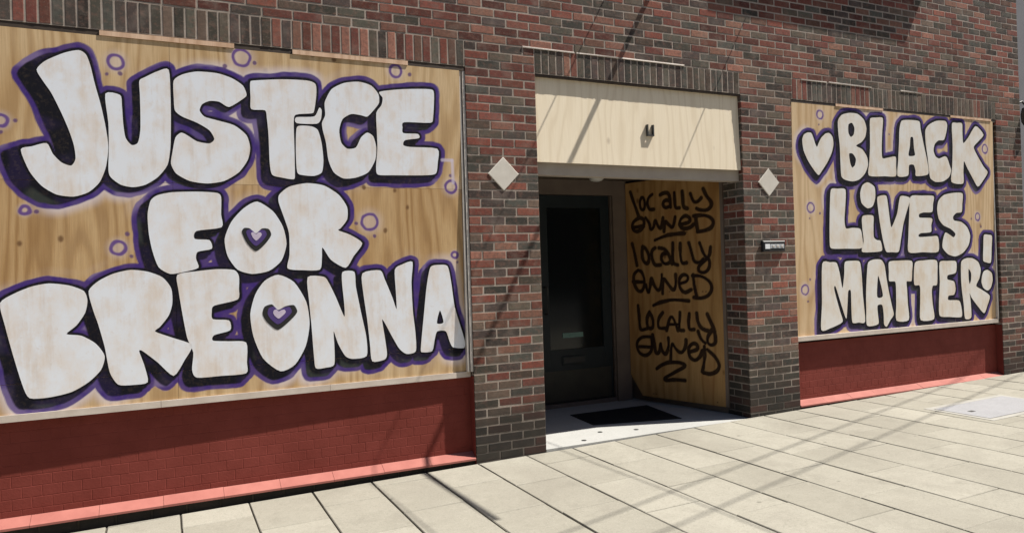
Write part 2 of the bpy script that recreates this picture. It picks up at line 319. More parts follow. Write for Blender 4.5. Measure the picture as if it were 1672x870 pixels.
LETTERS_RIGHT = [
    ('heart',[[(3552,2657),(3576,2710),(3627,2734),(3677,2731),(3704,2685),(3730,2624),(3751,2598),(3774,2636),(3813,2691),(3874,2736),(3926,2744),(3969,2709),(3981,2635),(3954,2549),(3891,2451),(3813,2364),(3767,2320),(3711,2361),(3629,2452),(3569,2554)]]),
    ('B',[[(4052,2874),(4108,2937),(4216,2965),(4339,2962),(4431,2908),(4466,2823),(4446,2734),(4388,2676),(4308,2635),(4400,2601),(4467,2527),(4479,2440),(4427,2350),(4338,2288),(4244,2269),(4138,2283),(4086,2319),(4077,2447),(4071,2629),(4054,2757)],[(4202,2846),(4257,2865),(4289,2813),(4275,2747),(4232,2721),(4199,2764)],[(4204,2549),(4258,2551),(4302,2499),(4283,2433),(4243,2410),(4215,2463)]]),
    ('L',[[(4526,2925),(4607,2941),(4717,2942),(4705,2803),(4693,2647),(4700,2525),(4798,2534),(4906,2546),(4910,2454),(4904,2342),(4739,2335),(4490,2336),(4502,2484),(4516,2650),(4518,2815)]]),
    ('A',[[(5014,2933),(5150,2950),(5296,2944),(5317,2859),(5369,2678),(5429,2472),(5423,2374),(5231,2351),(5222,2408),(5194,2470),(5117,2462),(5099,2353),(4934,2343),(4945,2501),(4965,2704),(4975,2840)],[(5149,2761),(5192,2763),(5203,2647),(5216,2574),(5113,2566),(5136,2667)]]),
    ('C',[[(5395,2852),(5460,2919),(5587,2967),(5732,2974),(5766,2931),(5743,2836),(5703,2763),(5612,2753),(5547,2709),(5526,2638),(5558,2576),(5619,2555),(5711,2582),(5756,2566),(5797,2485),(5821,2427),(5781,2355),(5678,2305),(5552,2296),(5465,2335),(5444,2427),(5425,2565),(5397,2714)]]),
    ('K',[[(5849,2948),(5933,2965),(6026,2964),(6030,2863),(6043,2744),(6131,2809),(6272,2949),(6412,2859),(6321,2782),(6230,2711),(6274,2634),(6402,2494),(6477,2429),(6393,2335),(6292,2260),(6201,2355),(6103,2472),(6050,2542),(6035,2422),(6028,2290),(5824,2303),(5843,2487),(5855,2712)]]),
    ('L',[[(3934,2178),(4027,2190),(4141,2182),(4132,2004),(4118,1876),(4137,1790),(4237,1795),(4345,1784),(4373,1702),(4367,1588),(4135,1584),(3939,1587),(3904,1621),(3904,1790),(3914,2002)]]),
    ('dot',[[(4471,2265),(4390,2230),(4355,2148),(4374,2050),(4458,1997),(4538,2019),(4579,2108),(4572,2218)]]),
    ('i',[[(4383,1914),(4541,1921),(4544,1822),(4546,1701),(4593,1667),(4649,1656),(4668,1556),(4523,1542),(4365,1550),(4394,1658),(4377,1800)]]),
    ('V',[[(4615,2114),(4745,2133),(4773,2033),(4798,1877),(4819,1799),(4863,1855),(4918,1956),(4964,2120),(5041,2132),(5128,2105),(5066,1968),(5009,1833),(4967,1675),(4927,1541),(4827,1537),(4733,1544),(4689,1655),(4649,1822),(4621,1987)]]),
    ('E',[[(5134,2128),(5315,2142),(5512,2140),(5500,2053),(5482,1966),(5341,1959),(5270,1941),(5277,1903),(5478,1896),(5465,1821),(5456,1746),(5294,1735),(5250,1712),(5275,1693),(5468,1699),(5574,1693),(5575,1530),(5319,1528),(5087,1532),(5086,1697),(5107,1935)]]),
    ('S',[[(5569,1995),(5595,2089),(5689,2154),(5854,2181),(6012,2178),(6006,2059),(5992,1969),(5898,1957),(5840,1915),(5856,1874),(5985,1856),(6086,1796),(6137,1700),(6103,1593),(6004,1511),(5872,1472),(5745,1498),(5649,1575),(5663,1669),(5703,1739),(5775,1715),(5846,1685),(5876,1726),(5796,1779),(5671,1821),(5594,1891)]]),
    ('M',[[(3792,1437),(3903,1451),(3992,1443),(4033,1346),(4071,1185),(4100,1323),(4113,1446),(4221,1459),(4329,1446),(4354,1315),(4367,1098),(4393,830),(4299,824),(4207,830),(4195,976),(4191,1153),(4153,1150),(4139,1021),(4117,873),(4048,1026),(3974,1205),(3951,1189),(3983,1082),(4030,952),(4062,844),(3887,790),(3762,782),(3778,1039)]]),
    ('A',[[(4454,1433),(4535,1464),(4647,1461),(4701,1405),(4727,1271),(4761,1125),(4803,979),(4831,877),(4779,824),(4718,756),(4679,786),(4676,885),(4656,986),(4584,984),(4587,890),(4590,791),(4423,784),(4414,943),(4416,1139),(4432,1313)],[(4599,1291),(4635,1219),(4669,1079),(4580,1077)]]),
    ('T',[[(4773,1434),(4906,1445),(5133,1437),(5136,1324),(5122,1222),(5045,1219),(5049,1134),(5058,976),(5067,806),(4874,811),(4874,984),(4875,1163),(4861,1225),(4771,1234),(4768,1334)]]),
    ('T',[[(5183,1413),(5331,1439),(5543,1434),(5554,1300),(5543,1167),(5475,1158),(5454,1095),(5465,956),(5483,793),(5263,794),(5258,966),(5263,1126),(5248,1172),(5166,1186)]]),
    ('E',[[(5595,1410),(5723,1424),(5878,1415),(5871,1291),(5732,1266),(5726,1219),(5838,1192),(5861,1103),(5831,1045),(5739,1037),(5736,990),(5919,976),(5961,885),(5956,790),(5744,802),(5582,823),(5572,974),(5593,1194)]]),
    ('R',[[(5971,1407),(6057,1447),(6171,1445),(6274,1400),(6318,1315),(6293,1219),(6230,1130),(6324,1085),(6476,1006),(6431,898),(6368,810),(6256,894),(6146,996),(6111,1051),(6125,949),(6131,775),(6021,769),(6001,931),(5973,1098),(5962,1241)],[(6098,1326),(6143,1277),(6139,1200),(6113,1153),(6097,1213)]]),
    ('!',[[(6388,1705),(6476,1710),(6538,1692),(6527,1563),(6508,1392),(6419,1394),(6366,1420),(6374,1565)]]),
    ('dot',[[(6374,1289),(6444,1305),(6521,1266),(6536,1186),(6501,1102),(6440,1068),(6364,1101),(6329,1169),(6343,1241)]]),
]
# marker strokes on the side board: (distance from the door frame, height)
STROKES = [
    [(79,2274),(112,2190),(153,2095),(186,2012)],
    [(238,2201),(207,2159),(218,2078),(268,2063),(285,2129),(267,2199),(238,2201)],
    [(389,2221),(331,2193),(314,2126),(340,2062),(403,2063)],
    [(493,2205),(555,2226),(616,2209),(626,2142),(630,2066)],
    [(626,2131),(559,2149),(523,2108),(556,2061),(624,2077)],
    [(683,2213),(686,2137),(689,2050),(742,2050)],
    [(788,2213),(791,2138),(794,2051),(846,2036)],
    [(889,2182),(924,2093),(974,2089),(1019,2127)],
    [(1047,2213),(1087,2141),(1140,2084),(1144,2032),(1082,1995),(996,2008),(959,2027)],
    [(200,1988),(103,1950),(85,1882),(135,1838),(209,1851),(270,1915),(257,1973),(200,1988)],
    [(93,1893),(254,1894)],
    [(287,1982),(341,1910),(352,1842),(396,1873),(420,1961),(452,1881),(492,1845),(524,1964)],
    [(532,1820),(544,1941),(603,1882),(655,1845),(686,1963)],
    [(736,1883),(866,1891),(880,1938),(817,1969),(751,1936),(735,1873),(786,1832),(876,1842),(916,1871)],
    [(944,1943),(953,1869),(969,1794)],
    [(919,1956),(1031,1958),(1128,1929),(1168,1875),(1136,1825),(1050,1799),(963,1794)],
    [(405,1738),(503,1766),(612,1788),(797,1788)],
    [(83,1715),(113,1617),(142,1477)],
    [(232,1676),(215,1592),(239,1506),(305,1494),(322,1577),(272,1664),(232,1676)],
    [(404,1658),(350,1629),(360,1534),(397,1470),(475,1479)],
    [(456,1656),(545,1641),(593,1568),(627,1485)],
    [(581,1589),(505,1602),(477,1541),(526,1477),(616,1506)],
    [(642,1698),(637,1576),(640,1485),(701,1473)],
    [(740,1689),(736,1573),(751,1482),(812,1490)],
    [(849,1688),(887,1577),(907,1497),(977,1485),(1025,1523)],
    [(984,1682),(1037,1552),(1104,1511),(1090,1424),(1031,1381),(962,1397),(958,1447),(1024,1494),(1094,1540),(1115,1637)],
    [(154,1428),(83,1381),(92,1274),(158,1188),(227,1220),(245,1326),(208,1411),(154,1428)],
    [(80,1306),(230,1300)],
    [(256,1273),(292,1167),(322,1252),(340,1367),(375,1251),(438,1199),(480,1272),(484,1375)],
    [(489,1179),(496,1365),(569,1271),(641,1200),(669,1271),(667,1372)],
    [(718,1281),(816,1300),(831,1360),(759,1376),(708,1321),(711,1240),(775,1180),(861,1220)],
    [(890,1369),(898,1269),(929,1151)],
    [(878,1359),(995,1357),(1096,1298),(1122,1230),(1080,1162),(987,1132),(894,1141)],
    [(354,1053),(459,1091),(613,1118),(827,1105)],
    [(138,1049),(148,953),(156,815),(175,783),(264,808)],
    [(298,988),(255,913),(264,808),(344,811),(348,916),(298,988)],
    [(481,982),(414,918),(410,814),(500,818)],
    [(525,798),(595,985),(675,804)],
    [(553,861),(665,865)],
    [(707,988),(697,886),(688,805),(749,807)],
    [(828,980),(812,890),(821,810),(881,823)],
    [(923,983),(931,894),(975,827),(1069,809)],
    [(1050,976),(1114,861),(1140,781),(1143,698),(1088,669),(1040,693),(1043,755),(1106,831)],
    [(933,803),(967,720),(1016,691)],
    [(302,719),(186,719),(111,664),(100,583),(164,518),(265,525),(325,597),(315,698)],
    [(138,608),(297,612)],
    [(331,743),(355,643),(365,543),(422,558),(441,682),(450,582),(504,536),(548,632),(545,720)],
    [(569,480),(584,689),(641,605),(719,567),(774,646),(776,710)],
    [(823,595),(926,623),(915,675),(852,682),(799,626),(809,541),(884,503),(948,550),(976,615)],
    [(1002,659),(1003,533),(968,404)],
    [(1038,630),(1121,573),(1178,494),(1163,431),(1077,387),(980,395)],
    [(373,387),(445,437),(555,473),(689,478),(773,452),(659,389),(481,307),(479,269),(602,297),(748,299)],
]
RINGS_LEFT = [(-2369, 2855, 53), (-1620, 2956, 66), (-550, 2961, 53), (-771, 1851, 71), (-133, 2118, 55), (-115, 1599, 30), (-2384, 1683, 49), (-2872, 1918, 31), (-2979, 2450, 43)]
DOTS_LEFT = [(-2419, 2774), (-2347, 2784), (-1726, 2888), (-1538, 2927), (-2909, 2451), (-2981, 2381), (-2813, 1911), (-2331, 1771), (-2310, 1631), (-442, 2944), (-135, 2203), (-96, 1542), (-870, 1842), (-738, 1748)]
NAILS_LEFT = [(-1147, 3020), (-998, 3004), (-759, 3032), (-1723, 3024), (-809, 2099), (-577, 2081), (-482, 1960), (-2904, 1716), (-2690, 1743), (-655, 1788)]
RINGS_RIGHT = [(3802, 2922, 51), (3651, 1997, 57), (3552, 1189, 57), (6434, 2696, 59), (6278, 1915, 51)]
DOTS_RIGHT = [(3784, 2821), (3634, 1892), (3779, 1942), (3623, 1289), (3588, 1073), (4811, 2777), (6166, 1894), (6339, 1803)]
# ------------------------------------------------------------------ ground
SLOPE = .0135
def gz(x): return SLOPE * (x - .6)
TILT = -math.atan(SLOPE)
rnd = random.Random(4)
g = MB().put([(-900, -900, -.42), (900, -900, -.42), (900, 900, -.42), (-900, 900, -.42)], [(0, 1, 2, 3)])
tag(g.build('ground', M_ROAD), kind='structure')
rd = MB().put([(-60, -16, gz(-8) - .20), (60, -16, gz(8) - .12), (60, -6.4, gz(8) - .12), (-60, -6.4, gz(-8) - .20)], [(0, 1, 2, 3)])
tag(rd.build('road', M_ROAD), kind='structure')
kb = MB()
for i in range(-6, 9):
    x = i * 1.8
    kb.put(*boxvf(x, x + 1.79, -6.4, -6.2, gz(x) - .3, gz(x) - .002))
tag(kb.build('kerb', M_KERB), kind='structure')
walk = MB().put([(-11, -6.2, gz(-11) - .012), (15, -6.2, gz(15) - .012), (15, .3, gz(15) - .012), (-11, .3, gz(-11) - .012)], [(0, 1, 2, 3)])
walk = tag(walk.build('sidewalk', M_JOINT), kind='structure')
PW, PL = .4165, .64
def paver_mesh(seed, l):
    r = random.Random(seed); a = (PW - .011) / 2; b = (l - .006) / 2; c = .004
    j = lambda: r.uniform(-.0012, .0012)
    v = []
    for zz, ins in ((0, c), (-c, 0), (-.035, 0)):
        v += [(-a + ins + j(), -b + ins + j(), zz), (a - ins + j(), -b + ins + j(), zz), (a - ins + j(), b - ins + j(), zz), (-a + ins + j(), b - ins + j(), zz)]
    f = [(0, 1, 2, 3)] + [(q + (i + 1) % 4, q + i, q + 4 + i, q + 4 + (i + 1) % 4) for q in (0, 4) for i in range(4)]
    f = [f[0]] + [tuple(reversed(t)) for t in f[1:]]
    me = mesh('paver', v, f); me.materials.append(M_PAVER); return me
PV = [paver_mesh(i, PL) for i in range(5)]
X0 = .012
spots = []
for i in range(-26, 36):
    x = X0 + (i + .5) * PW
    y = -.02 + [0, -.28, .05, -.36, -.12, -.45][i % 6] * 1.0 + PL * .5
    while y > -6.1:
        if y - PL / 2 < -.02: spots.append((x, y))
        y -= PL
def dcam(x, y): return math.hypot(x - CAM.x, y - CAM.y)
def inview(x, y, z, m=60):
    d = Vector((x, y, z)) - CAM; zz = d.dot(fw)
    if zz < .3: return False
    a = 836 + LENS_PX * d.dot(cr) / zz; b = 435 - LENS_PX * d.dot(cu) / zz
    return -m < a < 1672 + m and -m < b < 870 + m
seen = [q for q in spots if inview(q[0], q[1], gz(q[0]), 40)]
seen.sort(key=lambda q: dcam(*q)); ind = set(seen[:290])
mb = MB()
for q in spots:
    x, y = q; lo = y - PL / 2; hi = min(y + PL / 2, -.004)
    dz = rnd.uniform(-.0015, .0015)
    if q in ind and hi == y + PL / 2:
        o = add('paver', PV[rnd.randrange(5)], None, walk, (x, y, gz(x) + dz), (rnd.uniform(-.002, .002), TILT + rnd.uniform(-.0015, .0015), rnd.uniform(-.003, .003)))
    elif q in ind:
        me = paver_mesh(rnd.random(), hi - lo); add('paver', me, None, walk, (x, (lo + hi) / 2, gz(x) + dz), (0, TILT, 0))
    else:
        a = (PW - .011) / 2; v, f = boxvf(x - a, x + a, lo + .003, hi - .003, -.03, 0)
        mb.put([(p[0], p[1], p[2] + gz(p[0])) for p in v], f)
tag(mb.build('paver_field', M_PAVER, walk), kind='stuff')
# pale utility cover let into the pavement
uc = empty('utility_cover', (4.85, -.99, gz(4.85)))
tag(uc, 'pale concrete utility cover let into the pavement near the far boarded window', 'utility cover')
def slab(x0, x1, y0, y1, up, name, mat, par, c=.004):
    v, f = boxvf(x0, x1, y0, y1, -.02, up); v = [(a, b, d + gz(a)) for a, b, d in v]
    return MB().put(v, f).build(name, mat, par)
slab(4.33, 5.37, -1.235, -.725, .005, 'lid', M_COVER, uc)
for nm, a in (('rim', (4.27, 5.43, -.718, -.66)), ('rim', (4.27, 5.43, -1.30, -1.242)), ('rim', (4.27, 4.323, -1.2415, -.7185)), ('rim', (5.377, 5.43, -1.2415, -.7185))):
    slab(*a, .0035, nm, M_KERB, uc)
slab(4.45, 4.51, -1.0, -.96, 0.0065, 'lifting_key_slot', M_STEEL, uc)

# ------------------------------------------------------------------ the brick building
B = empty('brick_building', (1.8, .5, 0))
tag(B, 'red and dark mixed brick shopfront with soldier lintels and painted red bulkheads', 'building')
C = .0677                                # one course
XL, XR = -3.25, 6.64                     # outer window jambs
P0, P1, P2, P3 = 0.0, .61, 2.768, 3.405  # the two piers either side of the entrance
XE = 7.12                                # end of the building
XW = -6.6
ZS0, ZS1, ZT = 45 * C, 48 * C, 5.6       # soldier course and top of what is built
wall = MB()
for x0, x1 in ((XW, XL), (P0, P1), (P2, P3), (XR, XE)):
    wall.box(x0 + .002, x1 - .002, .0012, .30, -.4, ZS0 - .001)
wall.box(XW + .002, XE - .002, .0012, .30, ZS0, ZT)
wall.box(XW + .002, XE - .002, 1.75, 6, -.4, ZT)
wall.build('wall', M_MORTAR, B)

PAL_RED = [(.170, .058, .043), (.140, .048, .038), (.205, .080, .058), (.120, .043, .036), (.185, .070, .056), (.155, .066, .050), (.24, .125, .095), (.20, .115, .085)]
PAL_DARK = [(.085, .080, .066), (.070, .071, .064), (.105, .088, .070), (.060, .050, .046), (.120, .100, .080), (.080, .060, .058)]
def tint(r, dark):
    c = r.choice(PAL_DARK if r.random() < dark else PAL_RED); k = r.choice((r.uniform(.5, .85), r.uniform(.85, 1.15), r.uniform(1.1, 1.45)))
    return (c[0] * k * (1.18 if c[0] > .118 else 1), c[1] * k, c[2] * k * .95)
def brick_vf(w_, h_, d_, r, soldier=False):
    """brick lying with its face on -y, centred on the origin of its face"""
    a, b = w_ / 2, h_ / 2; c = .0032; j = lambda s=.0012: r.uniform(-s, s)
    y0 = -r.uniform(.0, .0016)
    tl, tr_ = r.uniform(-.0007, .0007), r.uniform(-.0007, .0007)
    v = [(-a + c + j(), y0 + tl, -b + c + j()), (a - c + j(), y0 + tr_, -b + c + j()), (a - c + j(), y0 + tr_, b - c + j()), (-a + c + j(), y0 + tl, b - c + j()),
         (-a + j(), y0 + .0035, -b + j()), (a + j(), y0 + .0035, -b + j()), (a + j(), y0 + .0035, b + j()), (-a + j(), y0 + .0035, b + j()),
         (-a, d_, -b), (a, d_, -b), (a, d_, b), (-a, d_, b)]
    f = [(0, 1, 2, 3)]
    for q in (0, 4):
        for i in range(4):
            f.append((q + (i + 1) % 4, q + i, q + 4 + i, q + 4 + (i + 1) % 4))
    return v, f
def set_tint(me, cols):
    """per-face colours spread to corners"""
    ca = me.color_attributes.new('tint', 'FLOAT_COLOR', 'CORNER')
    arr = np.ones((len(me.loops), 4), np.float32)
    n = np.repeat(np.arange(len(me.polygons)), [p.loop_total for p in me.polygons])
    arr[:, :3] = np.array(cols, np.float32)[n]
    ca.data.foreach_set('color', arr.ravel())

bricks = []                              # (cx, cz, w, h, dark, soldier, y)
br = random.Random(11)
def lay(x0, x1, c0, c1, mod, dark, par=0, y=.0):
    for k_ in range(c0, c1):
        z = (k_ + .5) * C
        n = max(1, round((x1 - x0) / mod)); m = (x1 - x0) / n
        if (k_ + par) % 2 == 0:
            ed = [x0 + i * m for i in range(n + 1)]
        else:
            ed = [x0] + [x0 + (i + .5) * m for i in range(n)] + [x1]
        for i in range(len(ed) - 1):
            g0 = .0055 if i else .001; g1 = .0055 if i < len(ed) - 2 else .001
            a, b = ed[i] + g0 + br.uniform(-.001, .001) * (i > 0), ed[i + 1] - g1
            dk = dark(0.5 * (a + b), z)
            bricks.append(((a + b) / 2, z + br.uniform(-.001, .001), b - a, C - .0105 + br.uniform(-.0015, .0015), dk, False, y))
dk_pier = lambda x, z: .42 if z > .7 else .75
dk_wall = lambda x, z: .45 + .15 * math.sin(x * 2.1 + z * 3.0)
lay(XW, XL, -3, 45, .2033, dk_pier)
lay(P0, P1, -3, 45, .2033, dk_pier)
lay(P2, P3, -3, 45, .2033, lambda x, z: .5 if z > .9 else .85, 1)
lay(XR, XE, -3, 45, .24, lambda x, z: .65, 0)
# between the lintels the piers run on as coursed brick
SOLD = ((XL - .0, P0 - .0), (P1 - .005, P2 - .01), (P3 + .02, XR + .0))
lay(XW, SOLD[0][0], 45, 48, .2033, dk_pier)
lay(SOLD[0][1], SOLD[1][0], 45, 48, .2033, dk_pier)
lay(SOLD[1][1], SOLD[2][0], 45, 48, .2033, dk_pier, 1)
lay(SOLD[2][1], XE, 45, 48, .24, dk_pier)
lay(XW, XE, 48, int(ZT / C), .2033, dk_wall)
for s, (a, b) in enumerate(SOLD):
    n = round((b - a) / .0677); m = (b - a) / n; run = br.random()
    for i in range(n):
        if br.random() < .22: run = br.random()
        dk = (.08 if run < (.42, .2, .3)[s] else .97)
        bricks.append((a + (i + .5) * m, (ZS0 + ZS1) / 2 + br.uniform(-.0015, .0015), m - .010, ZS1 - ZS0 - .011, dk, True, .0))

def score(q):
    if not inview(q[0], 0, q[1], 4): return -1
    d = Vector((q[0], 0, q[1])) - CAM
    return 1 / d.dot(fw) ** 2 * q[2] * q[3] * (5.2 / d.length)
order = sorted([i for i, q in enumerate(bricks) if not q[5]], key=lambda i: -score(bricks[i]))
own = set(order[:296]) | {i for i, q in enumerate(bricks) if q[5] and score(q) > 0}
rest = MB(); rcol = []; SOOT = 0
for i, q in enumerate(bricks):
    r = random.Random(1000 + i); t = tint(r, q[4])
    v, f = brick_vf(q[2], q[3], .05 if q[5] else .03, r, q[5])
    if i in own:
        me = mesh('brick', v, f); set_tint(me, [t] * len(f))
        add('soldier_brick' if q[5] else 'brick', me, M_BRICK, B, (q[0], q[6], q[1]))
    else:
        rest.put([(a + q[0], b + q[6], c_ + q[1]) for a, b, c_ in v], f); rcol += [t] * len(f)
o = rest.build('brickwork', M_BRICK, B); set_tint(o.data, rcol); tag(o, kind='stuff')
# returns of the piers into the entrance and the windows
rest = MB(); rcol = []
def reveal(x, y0, y1, c0, c1, side, dark):
    for k_ in range(c0, c1):
        ed = [y0, y0 + .2033, y1] if k_ % 2 else [y0, y0 + .1, y1]
        for i in range(len(ed) - 1):
            if ed[i + 1] - ed[i] < .02: continue
            r = random.Random(k_ * 7 + i + int(x * 100)); a, b = ed[i] + (.0055 if i else .002), ed[i + 1] - .0045
            v, f = brick_vf(b - a, C - .0105, .02, r); cy = (a + b) / 2; cz = (k_ + .5) * C; t = tint(r, dark)
            if side < 0: v = [(x + yy, cy - xx, zz + cz) for xx, yy, zz in v]
            else: v = [(x - yy, cy + xx, zz + cz) for xx, yy, zz in v]
            rest.put(v, f); rcol.extend([t] * len(f))
reveal(P2, .004, .30, -2, 45, -1, .55); reveal(P1, .004, .30, -2, 45, 1, .5)
o = rest.build('reveal_brickwork', M_BRICK, B); set_tint(o.data, rcol); tag(o, kind='stuff')

# pale mortar squeezed out along the top of two soldier courses
for a, e in ((.50, .98), (1.0, 1.42), (1.45, 2.12), (3.55, 3.9), (3.93, 4.55), (5.0, 5.35)):
    v, f = boxvf(a, e, -.0075, .004, ZS1 - .006, ZS1 + .006, c=.002); MB().put([(p[0], p[1] + br.uniform(-.001, .001), p[2] + br.uniform(-.0015, .0015)) for p in v], f).build('mortar_bead', M_BEAD, B)

# diamond tiles let into the piers
for x, z in ((.302, 2.227), (3.086, 2.229)):
    s = .134; c_ = .006
    v = [(x, -.007, z + s - c_), (x + s - c_, -.007, z), (x, -.007, z - s + c_), (x - s + c_, -.007, z), (x, -.001, z + s), (x + s, -.001, z), (x, -.001, z - s), (x - s, -.001, z), (x, .01, z + s), (x + s, .01, z), (x, .01, z - s), (x - s, .01, z)]
    f = [(3, 2, 1, 0)] + [(q + i, q + (i + 1) % 4, q + 4 + (i + 1) % 4, q + 4 + i) for q in (0, 4) for i in range(4)]
    tag(MB().put(v, [tuple(reversed(t)) for t in f]).build('diamond_tile', M_TILE, B), 'pale stone tile set as a diamond in the brick pier')

# steel angles carrying the soldier courses
for a, b in ((XL, P0), (P3, XR)):
    MB().box(a + .003, b - .003, .004, .10, 3.012, ZS0 + .002).build('lintel', M_LINTEL, B)
MB().box(P1 + .003, P2 - .003, .005, .30, 3.030, ZS0 + .002).build('lintel', M_LINTEL, B)

# painted bulkheads, sills and plinths under the two windows
RY = .074
HM = .1033
def painted_vf(w_, h_, r):
    """brick thick with paint: flat face, softened arrises"""
    a, e, c_ = w_ / 2, h_ / 2, .0022
    v = []
    for ins, y in ((c_, 0), (0, .0010), (0, .012)):
        v += [(-a + ins + r.uniform(-.0006, .0006), y, -e + ins + r.uniform(-.0006, .0006)), (a - ins, y, -e + ins + r.uniform(-.0006, .0006)), (a - ins + r.uniform(-.0006, .0006), y, e - ins), (-a + ins, y, e - ins + r.uniform(-.0006, .0006))]
    f = [(0, 1, 2, 3)] + [(q + (i + 1) % 4, q + i, q + 4 + i, q + 4 + (i + 1) % 4) for q in (0, 4) for i in range(4)]
    return v, f
for s, (a, b, zb) in enumerate(((XL, P0, .078), (P3, XR, .112))):
    MB().box(a, b, RY + .003, .30, -.3, .664).build('bulkhead', M_RED, B)
    mb = MB(); n = round((b - a) / HM); m = (b - a) / n; z = zb - .03
    proto = []
    for q in range(4):
        v, f = painted_vf(m - .002, C - .002, random.Random(50 + q)); me = mesh('painted_brick', v, f); me.materials.append(M_RED); proto.append((me, v, f))
    row = 0
    while z + C < .672:
        for i in range(n + (row % 2)):
            cx = a + (i + .5 - .5 * (row % 2)) * m
            ww = m
            if cx - m / 2 < a - .001 or cx + m / 2 > b + .001: continue
            me, v, f = proto[br.randrange(4)]
            yy = RY + .0020 + br.uniform(-.0003, .0003)
            if s == 0: add('painted_brick', me, None, B, (cx, yy, z + C / 2))
            else: mb.put([(p[0] + cx, p[1] + yy, p[2] + z + C / 2) for p in v], f)
        z += C; row += 1
    if s: tag(mb.build('painted_brickwork', M_RED, B), kind='stuff')
    for xj, d in ((a, 1), (b, -1)):
        MB().box(min(xj, xj + d * .004), max(xj, xj + d * .004), .0045, RY, zb - .1, .662).build('painted_jamb', M_RED, B)
    n = 9; m = (b - a) / n
    for i in range(n):                                      # sloping sill in lengths
        x0, x1 = a + i * m + (.0045 if i == 0 else .001), a + (i + 1) * m - (.0045 if i == n - 1 else .001)
        dz = br.uniform(-.0012, .0012)
        MB().prism([(RY + .0, zb + dz), (-.006, zb - .041 + dz), (-.006, zb - .055), (RY, zb - .055)], x0, x1, 'x').build('sill', M_SILL, B)
    n = round((b - a) / .2033); m = (b - a) / n
    MB().box(a + .001, b - .001, .024, .2, -.3, zb - .06).build('plinth', M_JOINT, B)
    for i in range(n):
        r = random.Random(i + 90 * s); v, f = brick_vf(m - .012, .075, .04, r); me = mesh('plinth_brick', v, f); set_tint(me, [(.035, .034, .03)] * len(f))
        add('plinth_brick', me, M_BRICK, B, (a + (i + .5) * m, .018, zb - .096))
    # dark glazing left behind the boards
    MB().box(a + .005, b - .005, .115, .13, .67, 3.01).build('window_glass', M_GLASS, B)

# entrance recess
FL = tag(MB().prism([(P1, .0), (P2, .0), (P2, .30), (2.50, 1.56), (1.15, 1.56), (P1, .30)], -.2, .022, 'z').build('entry_floor', M_FLOOR), kind='structure')
MB().prism([(P1 + .01, .10), (P2 - .01, .10), (P2 - .01, .30), (2.56, 1.7), (.9, 1.7), (P1 + .01, .30)], 2.40, 2.5, 'z').build('soffit', M_CEIL, B)
MB().prism([(P1 + .002, .302), (P1 + .002, 1.7), (1.2, 1.7), (1.2, 1.52)], -.2, 2.41, 'z').build('side_wall', M_FRAME, B)
MB().prism([(P2 + .02, .302), (2.50, 1.52), (2.50, 1.7), (P2 + .02, 1.7)], -.2, 2.41, 'z').build('side_wall', M_FRAME, B)
MB().box(P1 + .003, P2 - .003, .052, .14, 2.237, 2.42).build('entry_beam', M_BEAM, B)
MB().box(P1 + .003, P2 - .003, .146, .30, 2.42, 3.03).build('header_wall', M_BEAM, B)
fr_ = MB().box(2.268, 2.452, 1.44, 1.6, .0225, 2.40).box(1.20, 1.372, 1.44, 1.6, .0225, 2.40).box(1.373, 2.267, 1.44, 1.6, 2.246, 2.40).box(1.373, 2.267, 1.46, 1.6, .0225, .062)
fr_.build('door_frame', M_FRAME, B)
MB().box(2.255, 2.267, 1.47, 1.5, .07, 2.24).build('door_stop', M_FRAME, B)
D = MB(); d0, d1, dz0, dz1 = 1.376, 2.250, .068, 2.240
D.box(d0, d0 + .11, 1.50, 1.545, dz0, dz1).box(d1 - .11, d1, 1.50, 1.545, dz0, dz1).box(d0 + .1105, d1 - .1105, 1.50, 1.545, dz1 - .13, dz1).box(d0 + .1105, d1 - .1105, 1.50, 1.545, dz0, .62)
D = D.build('door', M_DOOR, B)
MB().box(d0 + .1105, d1 - .1105, 1.516, 1.53, .621, dz1 - .131).build('door_glass', M_GLASS, D)
MB().box(d0 + .03, d1 - .03, 1.494, 1.4995, dz0 + .01, .40).build('kick_plate', M_KICK, D)
ms = MB().box(1.615, 1.905, 1.488, 1.4992, .46, .55, c=.004); ms = ms.build('mail_slot', M_DOOR, D)
MB().box(1.635, 1.885, 1.484, 1.4875, .478, .532).build('slot_flap', M_BLACK, D)
MB().box(1.64, 1.89, 1.511, 1.5155, .74, .79).build('sticker', M_STICK, D)
hd = MB().tube([(1.44, 1.498, 1.0), (1.44, 1.45, 1.0), (1.44, 1.45, 1.28), (1.44, 1.498, 1.28)], .011); hd.build('door_handle', M_STEEL, D)
# unseen slab, added just above the picture to throw the shadow on the wall
MB().box(2.86, 5.56, -.155, .02, 4.56, 4.72, c=.008).build('shadow_slab', M_STONE, B)
MB().box(2.98, 5.44, -.012, .02, 4.7205, ZT - .2).build('upstairs_window', M_GLASS, B)

for x, y in ((1.02, .10), (1.30, .29), (1.62, .20)):
    MB().prism([(x + .022 * math.cos(t * math.pi / 5), y + .022 * math.sin(t * math.pi / 5)) for t in range(10)], .0222, .0245, 'z').build('floor_stud', M_STEEL, FL)

